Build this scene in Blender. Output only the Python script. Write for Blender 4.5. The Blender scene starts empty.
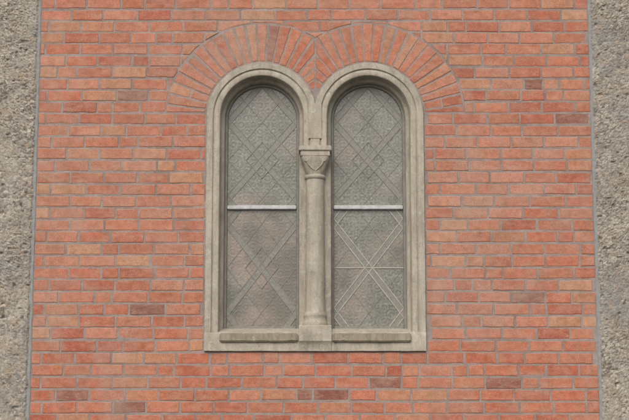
import bpy, bmesh, math, random
from mathutils import Vector, noise
random.seed(11)
ZC=3.34           # height of window centre region above ground
C=.323; R=.333; ZS=.577      # arch centre offset, outer radius, springing height (relative to ZC)
ROUT=.583
WX=.004           # window shift

# ---------------------------------------------------------------- materials
class NT:
    def __init__(s,name):
        s.m=bpy.data.materials.new(name); s.m.use_nodes=True
        s.t=s.m.node_tree; s.b=s.t.nodes['Principled BSDF']
        s.co=s.t.nodes.new('ShaderNodeTexCoord').outputs['Object']
    def n(s,ty,**k):
        x=s.t.nodes.new(ty)
        for a,b in k.items(): setattr(x,a,b)
        return x
    def l(s,a,b): s.t.links.new(a,b)
    def map(s,sc,rot=(0,0,0)):
        m=s.n('ShaderNodeMapping'); m.inputs['Scale'].default_value=sc; m.inputs['Rotation'].default_value=rot; s.l(s.co,m.inputs[0]); return m.outputs[0]
    def noise(s,scale,detail=4,rough=.55,vec=None,dist=0):
        x=s.n('ShaderNodeTexNoise'); x.inputs['Scale'].default_value=scale; x.inputs['Detail'].default_value=detail
        x.inputs['Roughness'].default_value=rough; x.inputs['Distortion'].default_value=dist
        s.l(vec or s.co,x.inputs['Vector']); return x.outputs['Fac']
    def voro(s,scale,feature='F1',vec=None,out='Distance',rand=1,metric='EUCLIDEAN'):
        x=s.n('ShaderNodeTexVoronoi',feature=feature); x.inputs['Scale'].default_value=scale
        if feature=='F1': x.distance=metric
        x.inputs['Randomness'].default_value=rand
        s.l(vec or s.co,x.inputs['Vector']); return x.outputs[out]
    def ramp(s,f,stops):
        x=s.n('ShaderNodeValToRGB'); s.l(f,x.inputs[0]); e=x.color_ramp.elements
        while len(e)<len(stops): e.new(.5)
        for i,(p,c) in enumerate(stops):
            e[i].position=p; e[i].color=(c,c,c,1) if not isinstance(c,tuple) else (*c,1)
        return x.outputs[0]
    def mix(s,a,b,f,mode='MIX'):
        x=s.n('ShaderNodeMix',data_type='RGBA',blend_type=mode)
        for v,i in((f,0),(a,6),(b,7)):
            if hasattr(v,'is_output'): s.l(v,x.inputs[i])
            elif i==0: x.inputs[0].default_value=v
            else: x.inputs[i].default_value=(*v,1)
        return x.outputs[2]
    def math(s,op,a,b):
        x=s.n('ShaderNodeMath',operation=op)
        for i,v in enumerate((a,b)):
            if hasattr(v,'is_output'): s.l(v,x.inputs[i])
            else: x.inputs[i].default_value=v
        return x.outputs[0]
    def done(s,col,rough=.9,bump=None,strength=.5,dist=.002,spec=.3):
        if hasattr(col,'is_output'): s.l(col,s.b.inputs['Base Color'])
        else: s.b.inputs['Base Color'].default_value=(*col,1)
        if hasattr(rough,'is_output'): s.l(rough,s.b.inputs['Roughness'])
        else: s.b.inputs['Roughness'].default_value=rough
        s.b.inputs['Specular IOR Level'].default_value=spec
        if bump is not None:
            x=s.n('ShaderNodeBump'); x.inputs['Strength'].default_value=strength; x.inputs['Distance'].default_value=dist
            s.l(bump,x.inputs['Height']); s.l(x.outputs[0],s.b.inputs['Normal'])
        return s.m

def mat_brick():
    s=NT('brick_clay')
    a=s.n('ShaderNodeAttribute',attribute_name='Col').outputs['Color']
    c=s.mix(a,s.ramp(s.noise(24,5,.72),[(.3,.70),(.7,1.2)]),1,'MULTIPLY')
    f=s.ramp(s.noise(8,5,.75,vec=s.map((1,1,2.6)),dist=.4),[(.47,0.),(.74,.6)])
    c=s.mix(c,(.51,.325,.235),f)
    f=s.ramp(s.noise(1.7,6,.78,dist=.8),[(.46,0.),(.70,.52)])
    c=s.mix(c,(.41,.315,.25),f)
    f=s.ramp(s.noise(3.1,6,.8,vec=s.map((1.6,1,.8))),[(.50,0.),(.72,.45)])
    c=s.mix(c,(.24,.125,.085),f)
    n2=s.noise(170,3,.65)
    c=s.mix(c,(.19,.085,.06),s.ramp(n2,[(.32,.55),(.45,0.)]))
    c=s.mix(c,(.60,.46,.38),s.ramp(n2,[(.59,0.),(.70,.5)]))
    b=s.math('ADD',s.noise(45,5,.7),s.math('MULTIPLY',n2,.4))
    return s.done(c,.92,b,.65,.003)
def mat_mortar():
    s=NT('mortar_lime')
    c=s.ramp(s.noise(14,5,.7),[(.3,(.215,.18,.16)),(.7,(.37,.32,.29))])
    c=s.mix(c,(.17,.14,.12),s.ramp(s.noise(3,5,.7),[(.48,0.),(.68,.7)]))
    n=s.noise(60,5,.7)
    c=s.mix(c,(.40,.21,.15),s.ramp(n,[(.5,0.),(.75,.7)]))
    return s.done(c,.95,n,.9,.004)
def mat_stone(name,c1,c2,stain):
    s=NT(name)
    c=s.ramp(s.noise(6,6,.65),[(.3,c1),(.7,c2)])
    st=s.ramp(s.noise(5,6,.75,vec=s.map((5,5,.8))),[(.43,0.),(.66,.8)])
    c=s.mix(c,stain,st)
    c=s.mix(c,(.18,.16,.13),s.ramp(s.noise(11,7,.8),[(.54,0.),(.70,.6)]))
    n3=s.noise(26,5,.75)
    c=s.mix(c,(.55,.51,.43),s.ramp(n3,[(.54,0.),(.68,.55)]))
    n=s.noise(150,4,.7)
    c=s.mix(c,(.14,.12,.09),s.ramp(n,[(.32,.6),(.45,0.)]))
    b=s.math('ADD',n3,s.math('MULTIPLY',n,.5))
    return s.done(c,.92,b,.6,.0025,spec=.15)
def mat_pillar():
    s=NT('rough_concrete')
    c=s.ramp(s.noise(4,6,.75),[(.3,(.285,.245,.195)),(.7,(.47,.42,.345))])
    peb=s.voro(70,out='Color')
    bw=s.n('ShaderNodeSeparateColor'); s.l(peb,bw.inputs[0])
    c=s.mix(c,s.ramp(bw.outputs[0],[(0.,.5),(1.,1.4)]),s.ramp(s.noise(5,3),[(.38,.2),(.58,.95)]),'MULTIPLY')
    n=s.noise(48,7,.8)
    c=s.mix(c,(.14,.115,.09),s.ramp(n,[(.36,.95),(.46,0.)]))
    c=s.mix(c,(.70,.65,.56),s.ramp(n,[(.57,0.),(.64,.8)]))
    c=s.mix(c,(.27,.26,.245),s.ramp(s.noise(2.4,5,.7),[(.46,0.),(.62,.65)]))
    c=s.mix(c,(.45,.32,.21),s.ramp(s.noise(14,5,.75),[(.53,0.),(.68,.6)]))
    return s.done(c,.95,s.math('ADD',n,s.math('MULTIPLY',s.voro(70),-.5)),.9,.008)
def mat_glass():
    s=NT('dusty_patterned_glass_painted_reflections')
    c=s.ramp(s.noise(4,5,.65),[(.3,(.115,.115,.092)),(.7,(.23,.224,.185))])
    # pressed rosette figure of the glass
    v=s.map((1,1,1),(0,math.radians(45),0))
    w=s.voro(17,vec=v,rand=.15)
    ring=s.math('SINE',s.math('MULTIPLY',w,19),0)
    c=s.mix(c,(.32,.31,.26),s.ramp(ring,[(.2,0.),(.9,.24)]))
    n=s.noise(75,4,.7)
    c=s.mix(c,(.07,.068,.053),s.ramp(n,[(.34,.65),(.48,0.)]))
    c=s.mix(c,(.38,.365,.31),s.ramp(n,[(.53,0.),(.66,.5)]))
    c=s.mix(c,(.31,.22,.175),s.ramp(s.noise(2.3,3),[(.47,0.),(.64,.6)]))  # warm mottle: pinkish reflection painted into the glass colour
    c=s.mix(c,(.09,.09,.07),s.ramp(s.noise(3.1,4,.6),[(.48,0.),(.66,.7)]))  # dark greenish blotches painted in place of mirrored surroundings
    b=s.math('ADD',n,s.math('MULTIPLY',ring,.3))
    return s.done(c,.26,b,.3,.002,spec=.6)
def mat_simple(name,c1,c2,rough=.7,sc=20,spec=.3):
    s=NT(name)
    c=s.ramp(s.noise(sc,6,.7),[(.3,c1),(.7,c2)])
    return s.done(c,rough,s.noise(sc*6,4),.3,.001,spec)
M=dict(brick=mat_brick(),mortar=mat_mortar(),
  stone=mat_stone('cast_stone',(.37,.325,.255),(.50,.45,.365),(.30,.26,.205)),
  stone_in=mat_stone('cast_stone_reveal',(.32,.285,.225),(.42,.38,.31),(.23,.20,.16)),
  sill=mat_stone('sill_stone',(.28,.235,.175),(.39,.335,.255),(.19,.155,.115)),
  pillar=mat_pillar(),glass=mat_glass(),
  sash=mat_simple('sash_grey_paint',(.17,.16,.135),(.28,.265,.225)),
  rail=mat_simple('rail_white_paint',(.36,.37,.37),(.60,.60,.59),.6,30),
  lead=mat_simple('lead_came',(.17,.165,.135),(.31,.295,.25),.6,40),
  leadl=mat_simple('lead_came_chalky',(.29,.275,.23),(.48,.455,.39),.6,40),
  etch=mat_simple('frosted_glass_band',(.14,.135,.11),(.27,.255,.215),.45,60,.5),
  joint=mat_simple('cement_joint',(.21,.215,.215),(.33,.325,.315),.95,25),
  ground=mat_simple('asphalt',(.045,.045,.045),(.07,.068,.065),.9,8))

# ---------------------------------------------------------------- helpers
def empty(name,loc=(0,0,0)):
    o=bpy.data.objects.new(name,None); o.location=loc; bpy.context.collection.objects.link(o); return o
def mesh(name,V,F,mat,parent=None,smooth=None,cols=None,loc=(0,0,0)):
    me=bpy.data.meshes.new(name); me.from_pydata(V,[],F)
    if cols:
        at=me.attributes.new('Col','FLOAT_COLOR','FACE')
        at.data.foreach_set('color',[x for c in cols for x in (*c,1)])
    me.materials.append(mat)
    me.validate()
    bm=bmesh.new(); bm.from_mesh(me); bmesh.ops.recalc_face_normals(bm,faces=bm.faces); bm.to_mesh(me); bm.free()
    if smooth is not None:
        me.polygons.foreach_set('use_smooth',[True]*len(me.polygons))
        me.set_sharp_from_angle(angle=math.radians(smooth))
    o=bpy.data.objects.new(name,me); bpy.context.collection.objects.link(o); o.location=loc
    if parent: o.parent=parent
    return o
def box(name,x0,x1,y0,y1,z0,z1,mat,parent,bev=.003,rough=.0008):
    bm=bmesh.new(); bmesh.ops.create_cube(bm,size=1)
    for v in bm.verts:
        v.co=Vector(((x0+x1)/2+v.co.x*(x1-x0),(y0+y1)/2+v.co.y*(y1-y0),(z0+z1)/2+v.co.z*(z1-z0)))
    L=max(x1-x0,z1-z0)
    if L>.12: bmesh.ops.subdivide_edges(bm,edges=[e for e in bm.edges if e.calc_length()>L*.9],cuts=int(L/.03),use_grid_fill=True)
    bmesh.ops.bevel(bm,geom=[e for e in bm.edges if len(e.link_faces)==2 and e.calc_face_angle()>.5],offset=bev,segments=2,affect='EDGES')
    for v in bm.verts: v.co+=noise.noise_vector(v.co*18)*rough
    me=bpy.data.meshes.new(name); bm.to_mesh(me); bm.free(); me.materials.append(mat)
    me.polygons.foreach_set('use_smooth',[True]*len(me.polygons)); me.set_sharp_from_angle(angle=math.radians(50))
    o=bpy.data.objects.new(name,me); bpy.context.collection.objects.link(o); o.parent=parent; return o
def area(p):
    return .5*sum(p[i][0]*p[(i+1)%len(p)][1]-p[(i+1)%len(p)][0]*p[i][1] for i in range(len(p)))
def clip(p,nx,nz,d):
    out=[]
    for i in range(len(p)):
        a=p[i]; b=p[(i+1)%len(p)]; fa=nx*a[0]+nz*a[1]-d; fb=nx*b[0]+nz*b[1]-d
        if fa<=0: out.append(a)
        if (fa<0<fb) or (fb<0<fa):
            t=fa/(fa-fb); out.append((a[0]+t*(b[0]-a[0]),a[1]+t*(b[1]-a[1])))
    return out
def dens(p,step):
    o=[]
    for i in range(len(p)):
        a=p[i]; b=p[(i+1)%len(p)]; L=math.dist(a,b); n=max(1,round(L/step))
        o+= [(a[0]+(b[0]-a[0])*k/n,a[1]+(b[1]-a[1])*k/n) for k in range(n)]
    return o
def minus_disc(p,cx,cz,r):
    ins=[math.dist(q,(cx,cz))<r for q in p]
    if not any(ins): return p
    if all(ins): return None
    n=len(p); st=next(i for i in range(n) if not ins[i] and ins[(i+1)%n])
    def cut(a,b):
        lo,hi=0.,1.
        fa=math.dist(a,(cx,cz))<r
        for _ in range(14):
            m=(lo+hi)/2; q=(a[0]+(b[0]-a[0])*m,a[1]+(b[1]-a[1])*m)
            if (math.dist(q,(cx,cz))<r)==fa: lo=m
            else: hi=m
        return (a[0]+(b[0]-a[0])*lo,a[1]+(b[1]-a[1])*lo)
    out=[]
    seq=[(st+k)%n for k in range(n)]
    k=0
    while k<n:
        i=seq[k]
        if not ins[i]:
            out.append(p[i]); nx=seq[(k+1)%n]
            if ins[nx]:
                A=cut(p[i],p[nx]); kk=k+1
                while kk<n and ins[seq[kk]]: kk+=1
                B=cut(p[seq[kk-1]],p[seq[kk%n]])
                a=math.atan2(A[1]-cz,A[0]-cx); b=math.atan2(B[1]-cz,B[0]-cx); d=(b-a+math.pi)%(2*math.pi)-math.pi
                m=max(1,int(abs(d)*r/.02))
                out+= [(cx+r*math.cos(a+d*j/m),cz+r*math.sin(a+d*j/m)) for j in range(m+1)]
                k=kk; continue
        k+=1
    return out

# ---------------------------------------------------------------- brick wall
wall=empty('brick_wall',(0,0,ZC))
BV=[];BF=[];BC=[]
def brick_color(z,arch=False):
    t=random.random()
    base=(.47,.168,.096)
    if t<.11: base=(.48,.225,.128)
    elif t<.22: base=(.42,.138,.082)
    elif t<.45: base=(.49,.20,.125)
    elif t<.457 or (z<-.95 and t<.505): base=(.27,.12,.088)
    k=random.uniform(.90,1.08)
    g=random.uniform(.92,1.10)
    if z<-.8: base=(base[0]*1.02,base[1]*.92,base[2]*.88)
    return (base[0]*k,base[1]*k*g,base[2]*k*g)
def add_brick(p,color,jit=.0010):
    if len(p)<3 or abs(area(p))<.0006: return
    if area(p)<0: p=p[::-1]
    q=[]
    for a in p:
        if not q or math.dist(a,q[-1])>.003: q.append(a)
    if math.dist(q[0],q[-1])<.003: q.pop()
    p=dens(q,.016)
    if len(p)<3: return
    sd=Vector((random.uniform(-50,50),random.uniform(-50,50),0))
    jit*=random.uniform(.5,1.6)
    pp=[]
    for a in p:
        nv=noise.noise_vector(Vector((a[0]*30,0,a[1]*30))+sd)+.5*noise.noise_vector(Vector((a[0]*90,7,a[1]*90))+sd)
        pp.append((a[0]+nv.x*jit*2.2,a[1]+nv.z*jit*2.2))
    n=len(pp); yf=random.uniform(-.0016,.0012)
    tx=random.uniform(-.008,.008); tz=random.uniform(-.014,.014); mx=sum(a[0] for a in pp)/n; mz=sum(a[1] for a in pp)/n
    def off(d):
        o=[]
        for i in range(n):
            a,b,c=pp[i-1],pp[i],pp[(i+1)%n]
            e1=(b[0]-a[0],b[1]-a[1]); e2=(c[0]-b[0],c[1]-b[1])
            l1=math.hypot(*e1) or 1; l2=math.hypot(*e2) or 1
            nx=-(e1[1]/l1+e2[1]/l2); nz=(e1[0]/l1+e2[0]/l2); L=math.hypot(nx,nz) or 1
            o.append((b[0]+nx/L*d,b[1]+nz/L*d))
        return o
    b0=len(BV)
    for ring,y in((pp,.02),(pp,yf+.0026),(off(.0014),yf+.0009),(off(.0040),yf)):
        for a in ring: BV.append((a[0],y+(a[0]-mx)*tx+(a[1]-mz)*tz,a[1]))
    for r in range(3):
        for i in range(n):
            j=(i+1)%n; BF.append((b0+r*n+i,b0+r*n+j,b0+(r+1)*n+j,b0+(r+1)*n+i)); BC.append(color)
    BF.append(tuple(b0+3*n+i for i in range(n))); BC.append(color)

CH=.0725; Z0=-.847-.005; J=.0108; XE=1.672
ZCUT=Z0+20*CH
HW=R+C+.003
for k in range(-35,39):
    z0=Z0+k*CH+J/2; z1=z0+CH-J
    x=-XE-random.uniform(0,.06)-(.1 if k%2 else 0)
    ends=[]
    while x<XE:
        t=random.random()
        L=.203 if t>.16 else (.105 if t<.08 else .155)
        L+=random.uniform(-.014,.014)
        ends.append((x+J/2,x+L-J/2)); x+=L
    ph=random.uniform(0,9)
    wob=lambda x:.0016*math.sin(x*2.1+ph)+.0012*math.sin(x*5.3+ph*2)
    for a,b in ends:
        a=max(a,-XE);b=min(b,XE)
        if b-a<.02: continue
        col=brick_color(z0)
        dz=[random.uniform(-.0018,.0018)+wob(a if i in(0,3) else b) for i in range(4)]
        if z0>ZCUT-.01:
            if z0>ROUT+ZS+.05: add_brick([(a,z0+dz[0]),(b,z0+dz[1]),(b,z1+dz[2]),(a,z1+dz[3])],col); continue
            p=dens([(a,z0+dz[0]),(b,z0+dz[1]),(b,z1+dz[2]),(a,z1+dz[3])],.008)
            for s in(-1,1):
                if p: p=minus_disc(p,WX+s*C,ZS,ROUT+J*.5)
            if p and not(abs(sum(q[0] for q in p)/len(p))<C and sum(q[1] for q in p)/len(p)<ZS+.40): add_brick(p,col)
        elif z1<-.85: add_brick([(a,z0+dz[0]),(b,z0+dz[1]),(b,z1+dz[2]),(a,z1+dz[3])],col)
        else:
            for lo,hi in((a,min(b,WX-HW-J*.6)),(max(a,WX+HW+J*.6),b)):
                if hi-lo>.018: add_brick([(lo,z0+dz[0]),(hi,z0+dz[1]),(hi,z1+dz[2]),(lo,z1+dz[3])],col)
# voussoir rings
NV=25
for s in(-1,1):
    cx=WX+s*C
    for i in range(-1,NV+2):
        a0=math.pi*(i)/NV+random.uniform(-.006,.006); a1=math.pi*(i+1)/NV+random.uniform(-.006,.006)
        rings=[(R+.012,ROUT-.004)]
        t=random.random()
        if t<.12: rings=[(R+.012,R+.117),(R+.126,ROUT-.004)]
        for r0,r1 in rings:
            am=(a0+a1)/2; w0=(a1-a0)*r0/2-J*.42; w1=(a1-a0)*r1/2-J*.55
            d=(math.cos(am),math.sin(am)); t_=(-d[1],d[0])
            r1+=random.uniform(-.004,.002)
            P=lambda r,w:(cx+d[0]*r+t_[0]*w,ZS+d[1]*r+t_[1]*w)
            p=[P(r0,-w0),P(r1,-w1),P(r1,w1),P(r0,w0)]
            p=clip(p,0,-1,-(ZCUT+J*.5))
            if len(p)>2: p=clip(p,-s,0,-s*WX-.005)
            if len(p)>2: add_brick(p,brick_color(0,True))
mesh('bricks',BV,BF,M['brick'],wall,None,BC)
def top(x):
    t=abs(x-WX)-C
    return ZS+math.sqrt(max(R*R-t*t,0)) if abs(t)<R else ZS
V=[];F=[]
def quad(a,b,c,d):
    n=len(V); V.extend([a,b,c,d]); F.append((n,n+1,n+2,n+3))
YM=.0020; ZB=-ZC; ZT=2.0; h=R+C-.005
quad((-XE-.05,YM,ZB),(WX-h,YM,ZB),(WX-h,YM,ZT),(-XE-.05,YM,ZT))
quad((WX+h,YM,ZB),(XE+.05,YM,ZB),(XE+.05,YM,ZT),(WX+h,YM,ZT))
quad((WX-h,YM,ZB),(WX+h,YM,ZB),(WX+h,YM,-.84),(WX-h,YM,-.84))
N=120
for i in range(N):
    x0=WX-h+2*h*i/N; x1=WX-h+2*h*(i+1)/N
    quad((x0,YM,top(x0)-.01),(x1,YM,top(x1)-.01),(x1,YM,ZT),(x0,YM,ZT))
mesh('mortar',V,F,M['mortar'],wall)
box('coping',-XE-.04,XE+.04,-.03,.3,ZT-.01,ZT+.12,M['stone'],wall)
box('backing_masonry',-XE-.04,XE+.04,.16,.45,ZB,ZT-.02,M['mortar'],wall)

# ---------------------------------------------------------------- window
win=empty('arched_twin_window',(WX,0,ZC))
prof=[(.333,.03),(.333,-.009),(.3315,-.012),(.297,-.012),(.2945,-.010),(.292,-.002),(.288,-.0015)]
for i in range(9):
    a=math.pi*i/8; ca=math.cos(a); prof.append((.270+.0175*math.copysign(abs(ca)**.6,ca),-.0015-.0095*math.sin(a)**.6 if 0<i<8 else -.0015))
prof+=[(.2505,.004),(.249,.008),(.2475,.045),(.2455,.050),(.232,.062),(.229,.066),(.226,.11),(.226,.125)]
def sweep(name,prof,mat,zo,zi,smooth=35,jit=.0013):
    for s in(-1,1):
        V=[];F=[]
        path=[('o',zo+(ZS-zo)*k/30) for k in range(30)]+[('a',math.pi-math.pi*k/56) for k in range(57)]+[('i',ZS-(ZS-zi)*k/14) for k in range(1,15)]
        for kind,t in path:
            for r,y in prof:
                if kind=='o': X,Z=-r,t
                elif kind=='i': X,Z=r,t
                else: X,Z=r*math.cos(t),ZS+r*math.sin(t)
                X=min(X-C,0.0)     # each frame is cut on the centre line
                nv=noise.noise_vector(Vector((X*14*-s,y*12,Z*14)))*jit
                V.append((-s*(X+(nv.x if X<-.001 else 0)),y+nv.y,Z))
        m=len(prof)
        for i in range(len(path)-1):
            for j in range(m-1):
                F.append((i*m+j,i*m+j+1,(i+1)*m+j+1,(i+1)*m+j))
        mesh(name,V,F,mat,win,smooth)
sweep('arched_stone_frame',prof,M['stone'],-.76,.36)
sweep('sash_frame',[(.228,.105),(.222,.102),(.213,.102),(.209,.108),(.208,.124)],M['sash'],-.72,-.72,jit=.0004)
box('pendant',-.040,.040,-.0155,.0,.436,.652,M['stone'],win,.002)
box('pendant_backing',-.070,.070,.002,.05,.37,.47,M['stone'],win,.002)
xo=R+C
V=[];F=[]
nx=60
sl=[(-.849,.03),(-.849,-.012),(-.847,-.0145),(-.742,-.0145),(-.738,-.012),(-.703,.10),(-.700,.125)]
for i in range(nx+1):
    x=-xo+2*xo*i/nx
    for z,y in sl:
        nv=noise.noise_vector(Vector((x*12,y*12,z*12)))*.0016
        V.append((x,y+nv.y,z+nv.z))
m=len(sl)
for i in range(nx):
    for j in range(m-1): F.append((i*m+j,i*m+j+1,(i+1)*m+j+1,(i+1)*m+j))
F.append(tuple(range(m))); F.append(tuple(nx*m+j for j in range(m)))
mesh('frame_base',V,F,M['stone'],win,35)
for s in(-1,1):
    xs=sorted((s*.101,s*.566))
    box('sill',xs[0],xs[1],-.034,.03,-.795,-.743,M['sill'],win,.007,.0022)
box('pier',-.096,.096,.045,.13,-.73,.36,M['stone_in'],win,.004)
# plinth: block under the column whose lower face dies into the base slab
V=[];F=[]
pl=[(-.848,-.0165),(-.815,-.0185),(-.800,-.026),(-.790,-.034),(-.702,-.034),(-.697,-.029),(-.697,.06)]
for i in range(9):
    x=-.096+.192*i/8
    for z,y in pl:
        nv=noise.noise_vector(Vector((x*20,y*20+4,z*20)))*.0015
        V.append((x,y+nv.y,z+nv.z if z>-.84 else z))
m=len(pl)
for i in range(8):
    for j in range(m-1): F.append((i*m+j,i*m+j+1,(i+1)*m+j+1,(i+1)*m+j))
for e in(0,8):
    b=len(V); V.append((-.096 if e==0 else .096,.06,-.848)); F.append(tuple(e*m+j for j in range(m))+(b,))
mesh('plinth',V,F,M['stone'],win,30)
def lathe(name,pr,cy,mat,n=40,sm=35):
    V=[];F=[]
    for z,r in pr:
        for i in range(n):
            a=2*math.pi*i/n; V.append((r*math.cos(a),cy+r*math.sin(a),z))
    for k in range(len(pr)-1):
        for i in range(n):
            j=(i+1)%n; F.append((k*n+i,k*n+j,(k+1)*n+j,(k+1)*n+i))
    return mesh(name,V,F,mat,win,sm)
CY=.042
pr=[(-.705,.072),(-.697,.074),(-.688,.075),(-.679,.074),(-.672,.072),(-.667,.069),(-.655,.066),(-.645,.066),(-.640,.068),(-.632,.069),(-.624,.067),(-.620,.064),(-.612,.061),(-.600,.059)]
pr+=[(-.6+.79*i/20,.0585-.0035*(i/20)) for i in range(1,21)]
pr+=[(.193,.059),(.199,.063),(.206,.065),(.213,.063),(.217,.059),(.222,.057)]
lathe('column',pr,CY,M['stone'])
V=[];F=[]
lv=[(.215,.056,.9),(.228,.060,.7),(.25,.066,.45),(.275,.073,.25),(.295,.080,.12),(.312,.085,.06),(.330,.086,.05)]
n=48
for z,hw,rd in lv:
    for i in range(n):
        a=2*math.pi*(i+.5)/n; c,s_=math.cos(a),math.sin(a)
        q=max(abs(c),abs(s_)); k=(1-rd)/q+rd
        k=min(k,1.32)
        V.append((hw*c*k,CY+hw*s_*k,z))
for k in range(len(lv)-1):
    for i in range(n):
        j=(i+1)%n; F.append((k*n+i,k*n+j,(k+1)*n+j,(k+1)*n+i))
mesh('capital_bell',V,F,M['stone'],win,40)
box('capital_abacus',-.098,.098,CY-.096,.115,.354,.386,M['stone'],win,.005,.0015)
box('capital_fillet',-.089,.089,CY-.088,.115,.322,.3555,M['stone'],win,.004,.0015)
def tube(pts,rad,name):
    cu=bpy.data.curves.new(name,'CURVE'); cu.dimensions='3D'; cu.bevel_depth=1; cu.bevel_resolution=3
    sp=cu.splines.new('POLY'); sp.points.add(len(pts)-1)
    for i,(p,r) in enumerate(zip(pts,rad)): sp.points[i].co=(*p,1); sp.points[i].radius=r
    cu.materials.append(M['stone'])
    o=bpy.data.objects.new(name,cu); bpy.context.collection.objects.link(o); o.parent=win
for s in(-1,1):     # weathered shallow relief: a looped garland and corner scrolls
    pts=[];rad=[]
    for i in range(12):
        t=i/11; z=.240+.055*t; x=s*(.004+.044*math.sin(t*math.pi/2))
        pts.append((x,CY-(.061+.017*t),z)); rad.append(.005)
    for i in range(14):
        a=-i/13*math.pi*2; r=.011*(1-i/40)
        pts.append((s*(.052+r*math.sin(a+.2)*-1),CY-.079,.302+r*math.cos(a))); rad.append(.004)
    tube(pts,rad,'capital_scroll')
# glass and leadwork
G=[(-.2095,-.715),(.2095,-.715)]+[(.2095*math.cos(math.pi*k/40),ZS+.2095*math.sin(math.pi*k/40)) for k in range(41)]
def inglass(p,z0,z1):
    p=clip(p,0,-1,-z0)
    if len(p)>2: p=clip(p,0,1,z1)
    for i in range(len(G)):
        if len(p)<3: return None
        a,b=G[i],G[(i+1)%len(G)]
        ex,ez=b[0]-a[0],b[1]-a[1]; L=math.hypot(ex,ez)
        if L<1e-6: continue
        nx_,nz_=ez/L,-ex/L
        p=clip(p,nx_,nz_,nx_*a[0]+nz_*a[1])
    return p if len(p)>2 else None
for s in(-1,1):
    cx=s*C
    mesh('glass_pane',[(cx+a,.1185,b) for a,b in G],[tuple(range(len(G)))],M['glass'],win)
    box('meeting_rail',cx-.209,cx+.209,.094,.13,.022,.046,M['rail'],win,.003)
    box('bottom_rail',cx-.209,cx+.209,.100,.13,-.712,-.688,M['sash'],win,.003)
    data={'lead':([],[]),'etch':([],[]),'leadl':([],[])}
    def strip(p0,p1,w,y,key,z0,z1,th=.003):
        dx,dz=p1[0]-p0[0],p1[1]-p0[1]; L=math.hypot(dx,dz); ux,uz=-dz/L*w/2,dx/L*w/2
        p=[(p0[0]-ux,p0[1]-uz),(p1[0]-ux,p1[1]-uz),(p1[0]+ux,p1[1]+uz),(p0[0]+ux,p0[1]+uz)]
        p=inglass(p,z0,z1)
        if not p: return
        V,F=data[key]; b=len(V); n=len(p)
        V.extend([(cx+a,y,c) for a,c in p]); V.extend([(cx+a,y+th,c) for a,c in p])
        F.append(tuple(range(b,b+n)))
        for i in range(n): F.append((b+i,b+(i+1)%n,b+n+(i+1)%n,b+n+i))
    for zone,(z0,z1) in enumerate(((-.69,.022),(.05,.80))):
        zc=(-.334,.330)[zone]; sl_=(1.30,1.15)[zone]; bold=(s==1 and zone==0)
        key='leadl' if bold else 'lead'
        per=.209*2*sl_
        for kk in(-2,-1,0,1,2):
            for sg in(-1,1):
                a=(-.3,zc+kk*per-.3*sl_*sg); b=(.3,zc+kk*per+.3*sl_*sg)
                strip(a,b,.034,.1172 if sg>0 else .1168,'etch',z0,z1,.0012)
                for o in(-.018,.018):
                    q=math.hypot(1,sl_)*o
                    strip((a[0],a[1]+q),(b[0],b[1]+q),.0055 if bold else .0034,.1148 if sg>0 else .1142,key,z0,z1,.003)
                strip((a[0],a[1]+per/2),(b[0],b[1]+per/2),.0030,.1156 if sg>0 else .1152,'lead',z0,z1,.002)
        if bold: strip((-.3,zc),(.3,zc),.006,.1136,key,z0,z1)
        d=.098
        c4=[(0,zc-d*sl_),(d,zc),(0,zc+d*sl_),(-d,zc)]
        if not bold:
            for i in range(4): strip(c4[i],c4[(i+1)%4],.0032,.1139,'lead',z0,z1,.003)
    for key,(V,F) in data.items():
        if V: mesh({'lead':'lead_came','etch':'frosted_band','leadl':'pale_came'}[key],V,F,M[key],win)

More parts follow.
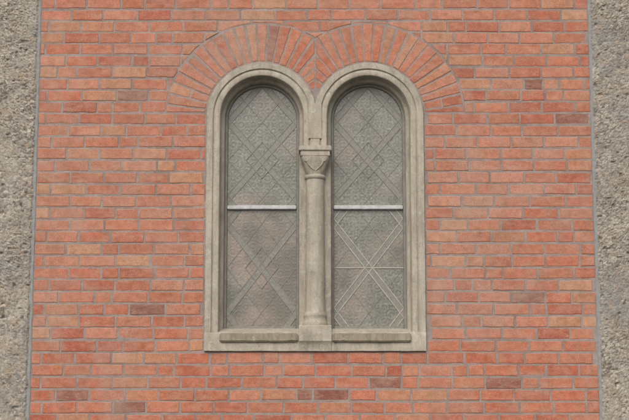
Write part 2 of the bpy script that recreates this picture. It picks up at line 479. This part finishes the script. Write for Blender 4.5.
# ---------------------------------------------------------------- rough concrete pillars
def lin(a,b,st): 
    n=max(1,round(abs(b-a)/st)); return [a+(b-a)*i/n for i in range(n)]
for s in(-1,1):
    V=[];F=[]
    xin=XE+.018
    xs=[0.0]+lin(.0,.40,.0065)+lin(.40,1.3,.03)+[1.3]
    zs=lin(-ZC,-1.4,.06)+lin(-1.4,1.45,.0065)+lin(1.45,2.15,.05)+[2.15]
    for z in zs:
        for i,x in enumerate(xs):
            if i==0: V.append((s*(xin+.002*noise.noise(Vector((0,s*5,z*9)))),.06,z)); continue
            p=Vector((x*s*3+s*9,0,z*3))
            amt=.5+.5*noise.noise(p*.9+Vector((5,5,5)))   # smoother render patches
            amt=max(0,min(1,(amt-.3)*2.5))
            d=.006*noise.fractal(p*3,.8,2,4)+(.001+.004*amt)*noise.fractal(p*30,.7,2,3)
            pit=noise.noise(p*12+Vector((3,1,2)))
            if pit>.36: d-=.032*(pit-.36)
            edge=max(0,1-x/.012)
            xo_=xin+x+(.006*noise.noise(Vector((s*3,z*14,1))) +.004*noise.noise(Vector((s*3,z*60,4))))*edge
            V.append((s*xo_,-.012-d+.010*edge,z))
    m=len(xs)
    for i in range(len(zs)-1):
        for j in range(m-1): F.append((i*m+j,i*m+j+1,(i+1)*m+j+1,(i+1)*m+j))
    mesh('concrete_pillar',V,F,M['pillar'],None,None,None,(0,0,ZC))
    a,b=sorted((s*(XE+.001),s*(XE+.026)))
    box('edge_joint',a,b,-.003,.03,-ZC,2.0,M['joint'],wall,.003,.004)

# ---------------------------------------------------------------- ground
mesh('ground',[(-400,-400,0),(400,-400,0),(400,400,0),(-400,400,0)],[(0,1,2,3)],M['ground'])

# ---------------------------------------------------------------- light
az=math.radians(195); el=math.radians(42)
w=bpy.data.worlds.new('World'); bpy.context.scene.world=w; w.use_nodes=True
t=w.node_tree; sky=t.nodes.new('ShaderNodeTexSky'); sky.sky_type='NISHITA'; sky.sun_disc=False
sky.sun_elevation=el; sky.sun_rotation=az; sky.dust_density=4; sky.air_density=1.2
hs=t.nodes.new('ShaderNodeHueSaturation'); hs.inputs['Saturation'].default_value=.3
t.links.new(sky.outputs[0],hs.inputs['Color']); t.links.new(hs.outputs[0],t.nodes['Background'].inputs[0])
t.nodes['Background'].inputs[1].default_value=.15
L=bpy.data.lights.new('sun','SUN'); L.energy=1.2; L.angle=math.radians(45); L.color=(1,.95,.88)
lo=bpy.data.objects.new('sun',L); bpy.context.collection.objects.link(lo)
d=Vector((math.sin(az)*math.cos(el),math.cos(az)*math.cos(el),math.sin(el)))
lo.rotation_euler=d.to_track_quat('Z','Y').to_euler(); lo.location=d*20

# ---------------------------------------------------------------- camera
cam=bpy.data.cameras.new('camera'); co=bpy.data.objects.new('camera',cam); bpy.context.collection.objects.link(co)
co.location=(0,-10*math.cos(math.radians(10)),ZC-10*math.sin(math.radians(10)))
co.rotation_euler=(math.radians(100),0,0)
cam.sensor_width=36; cam.lens=95.4; cam.clip_end=1000
bpy.context.scene.camera=co
bpy.context.scene.view_settings.view_transform='Standard'
bpy.context.scene.view_settings.look='None'
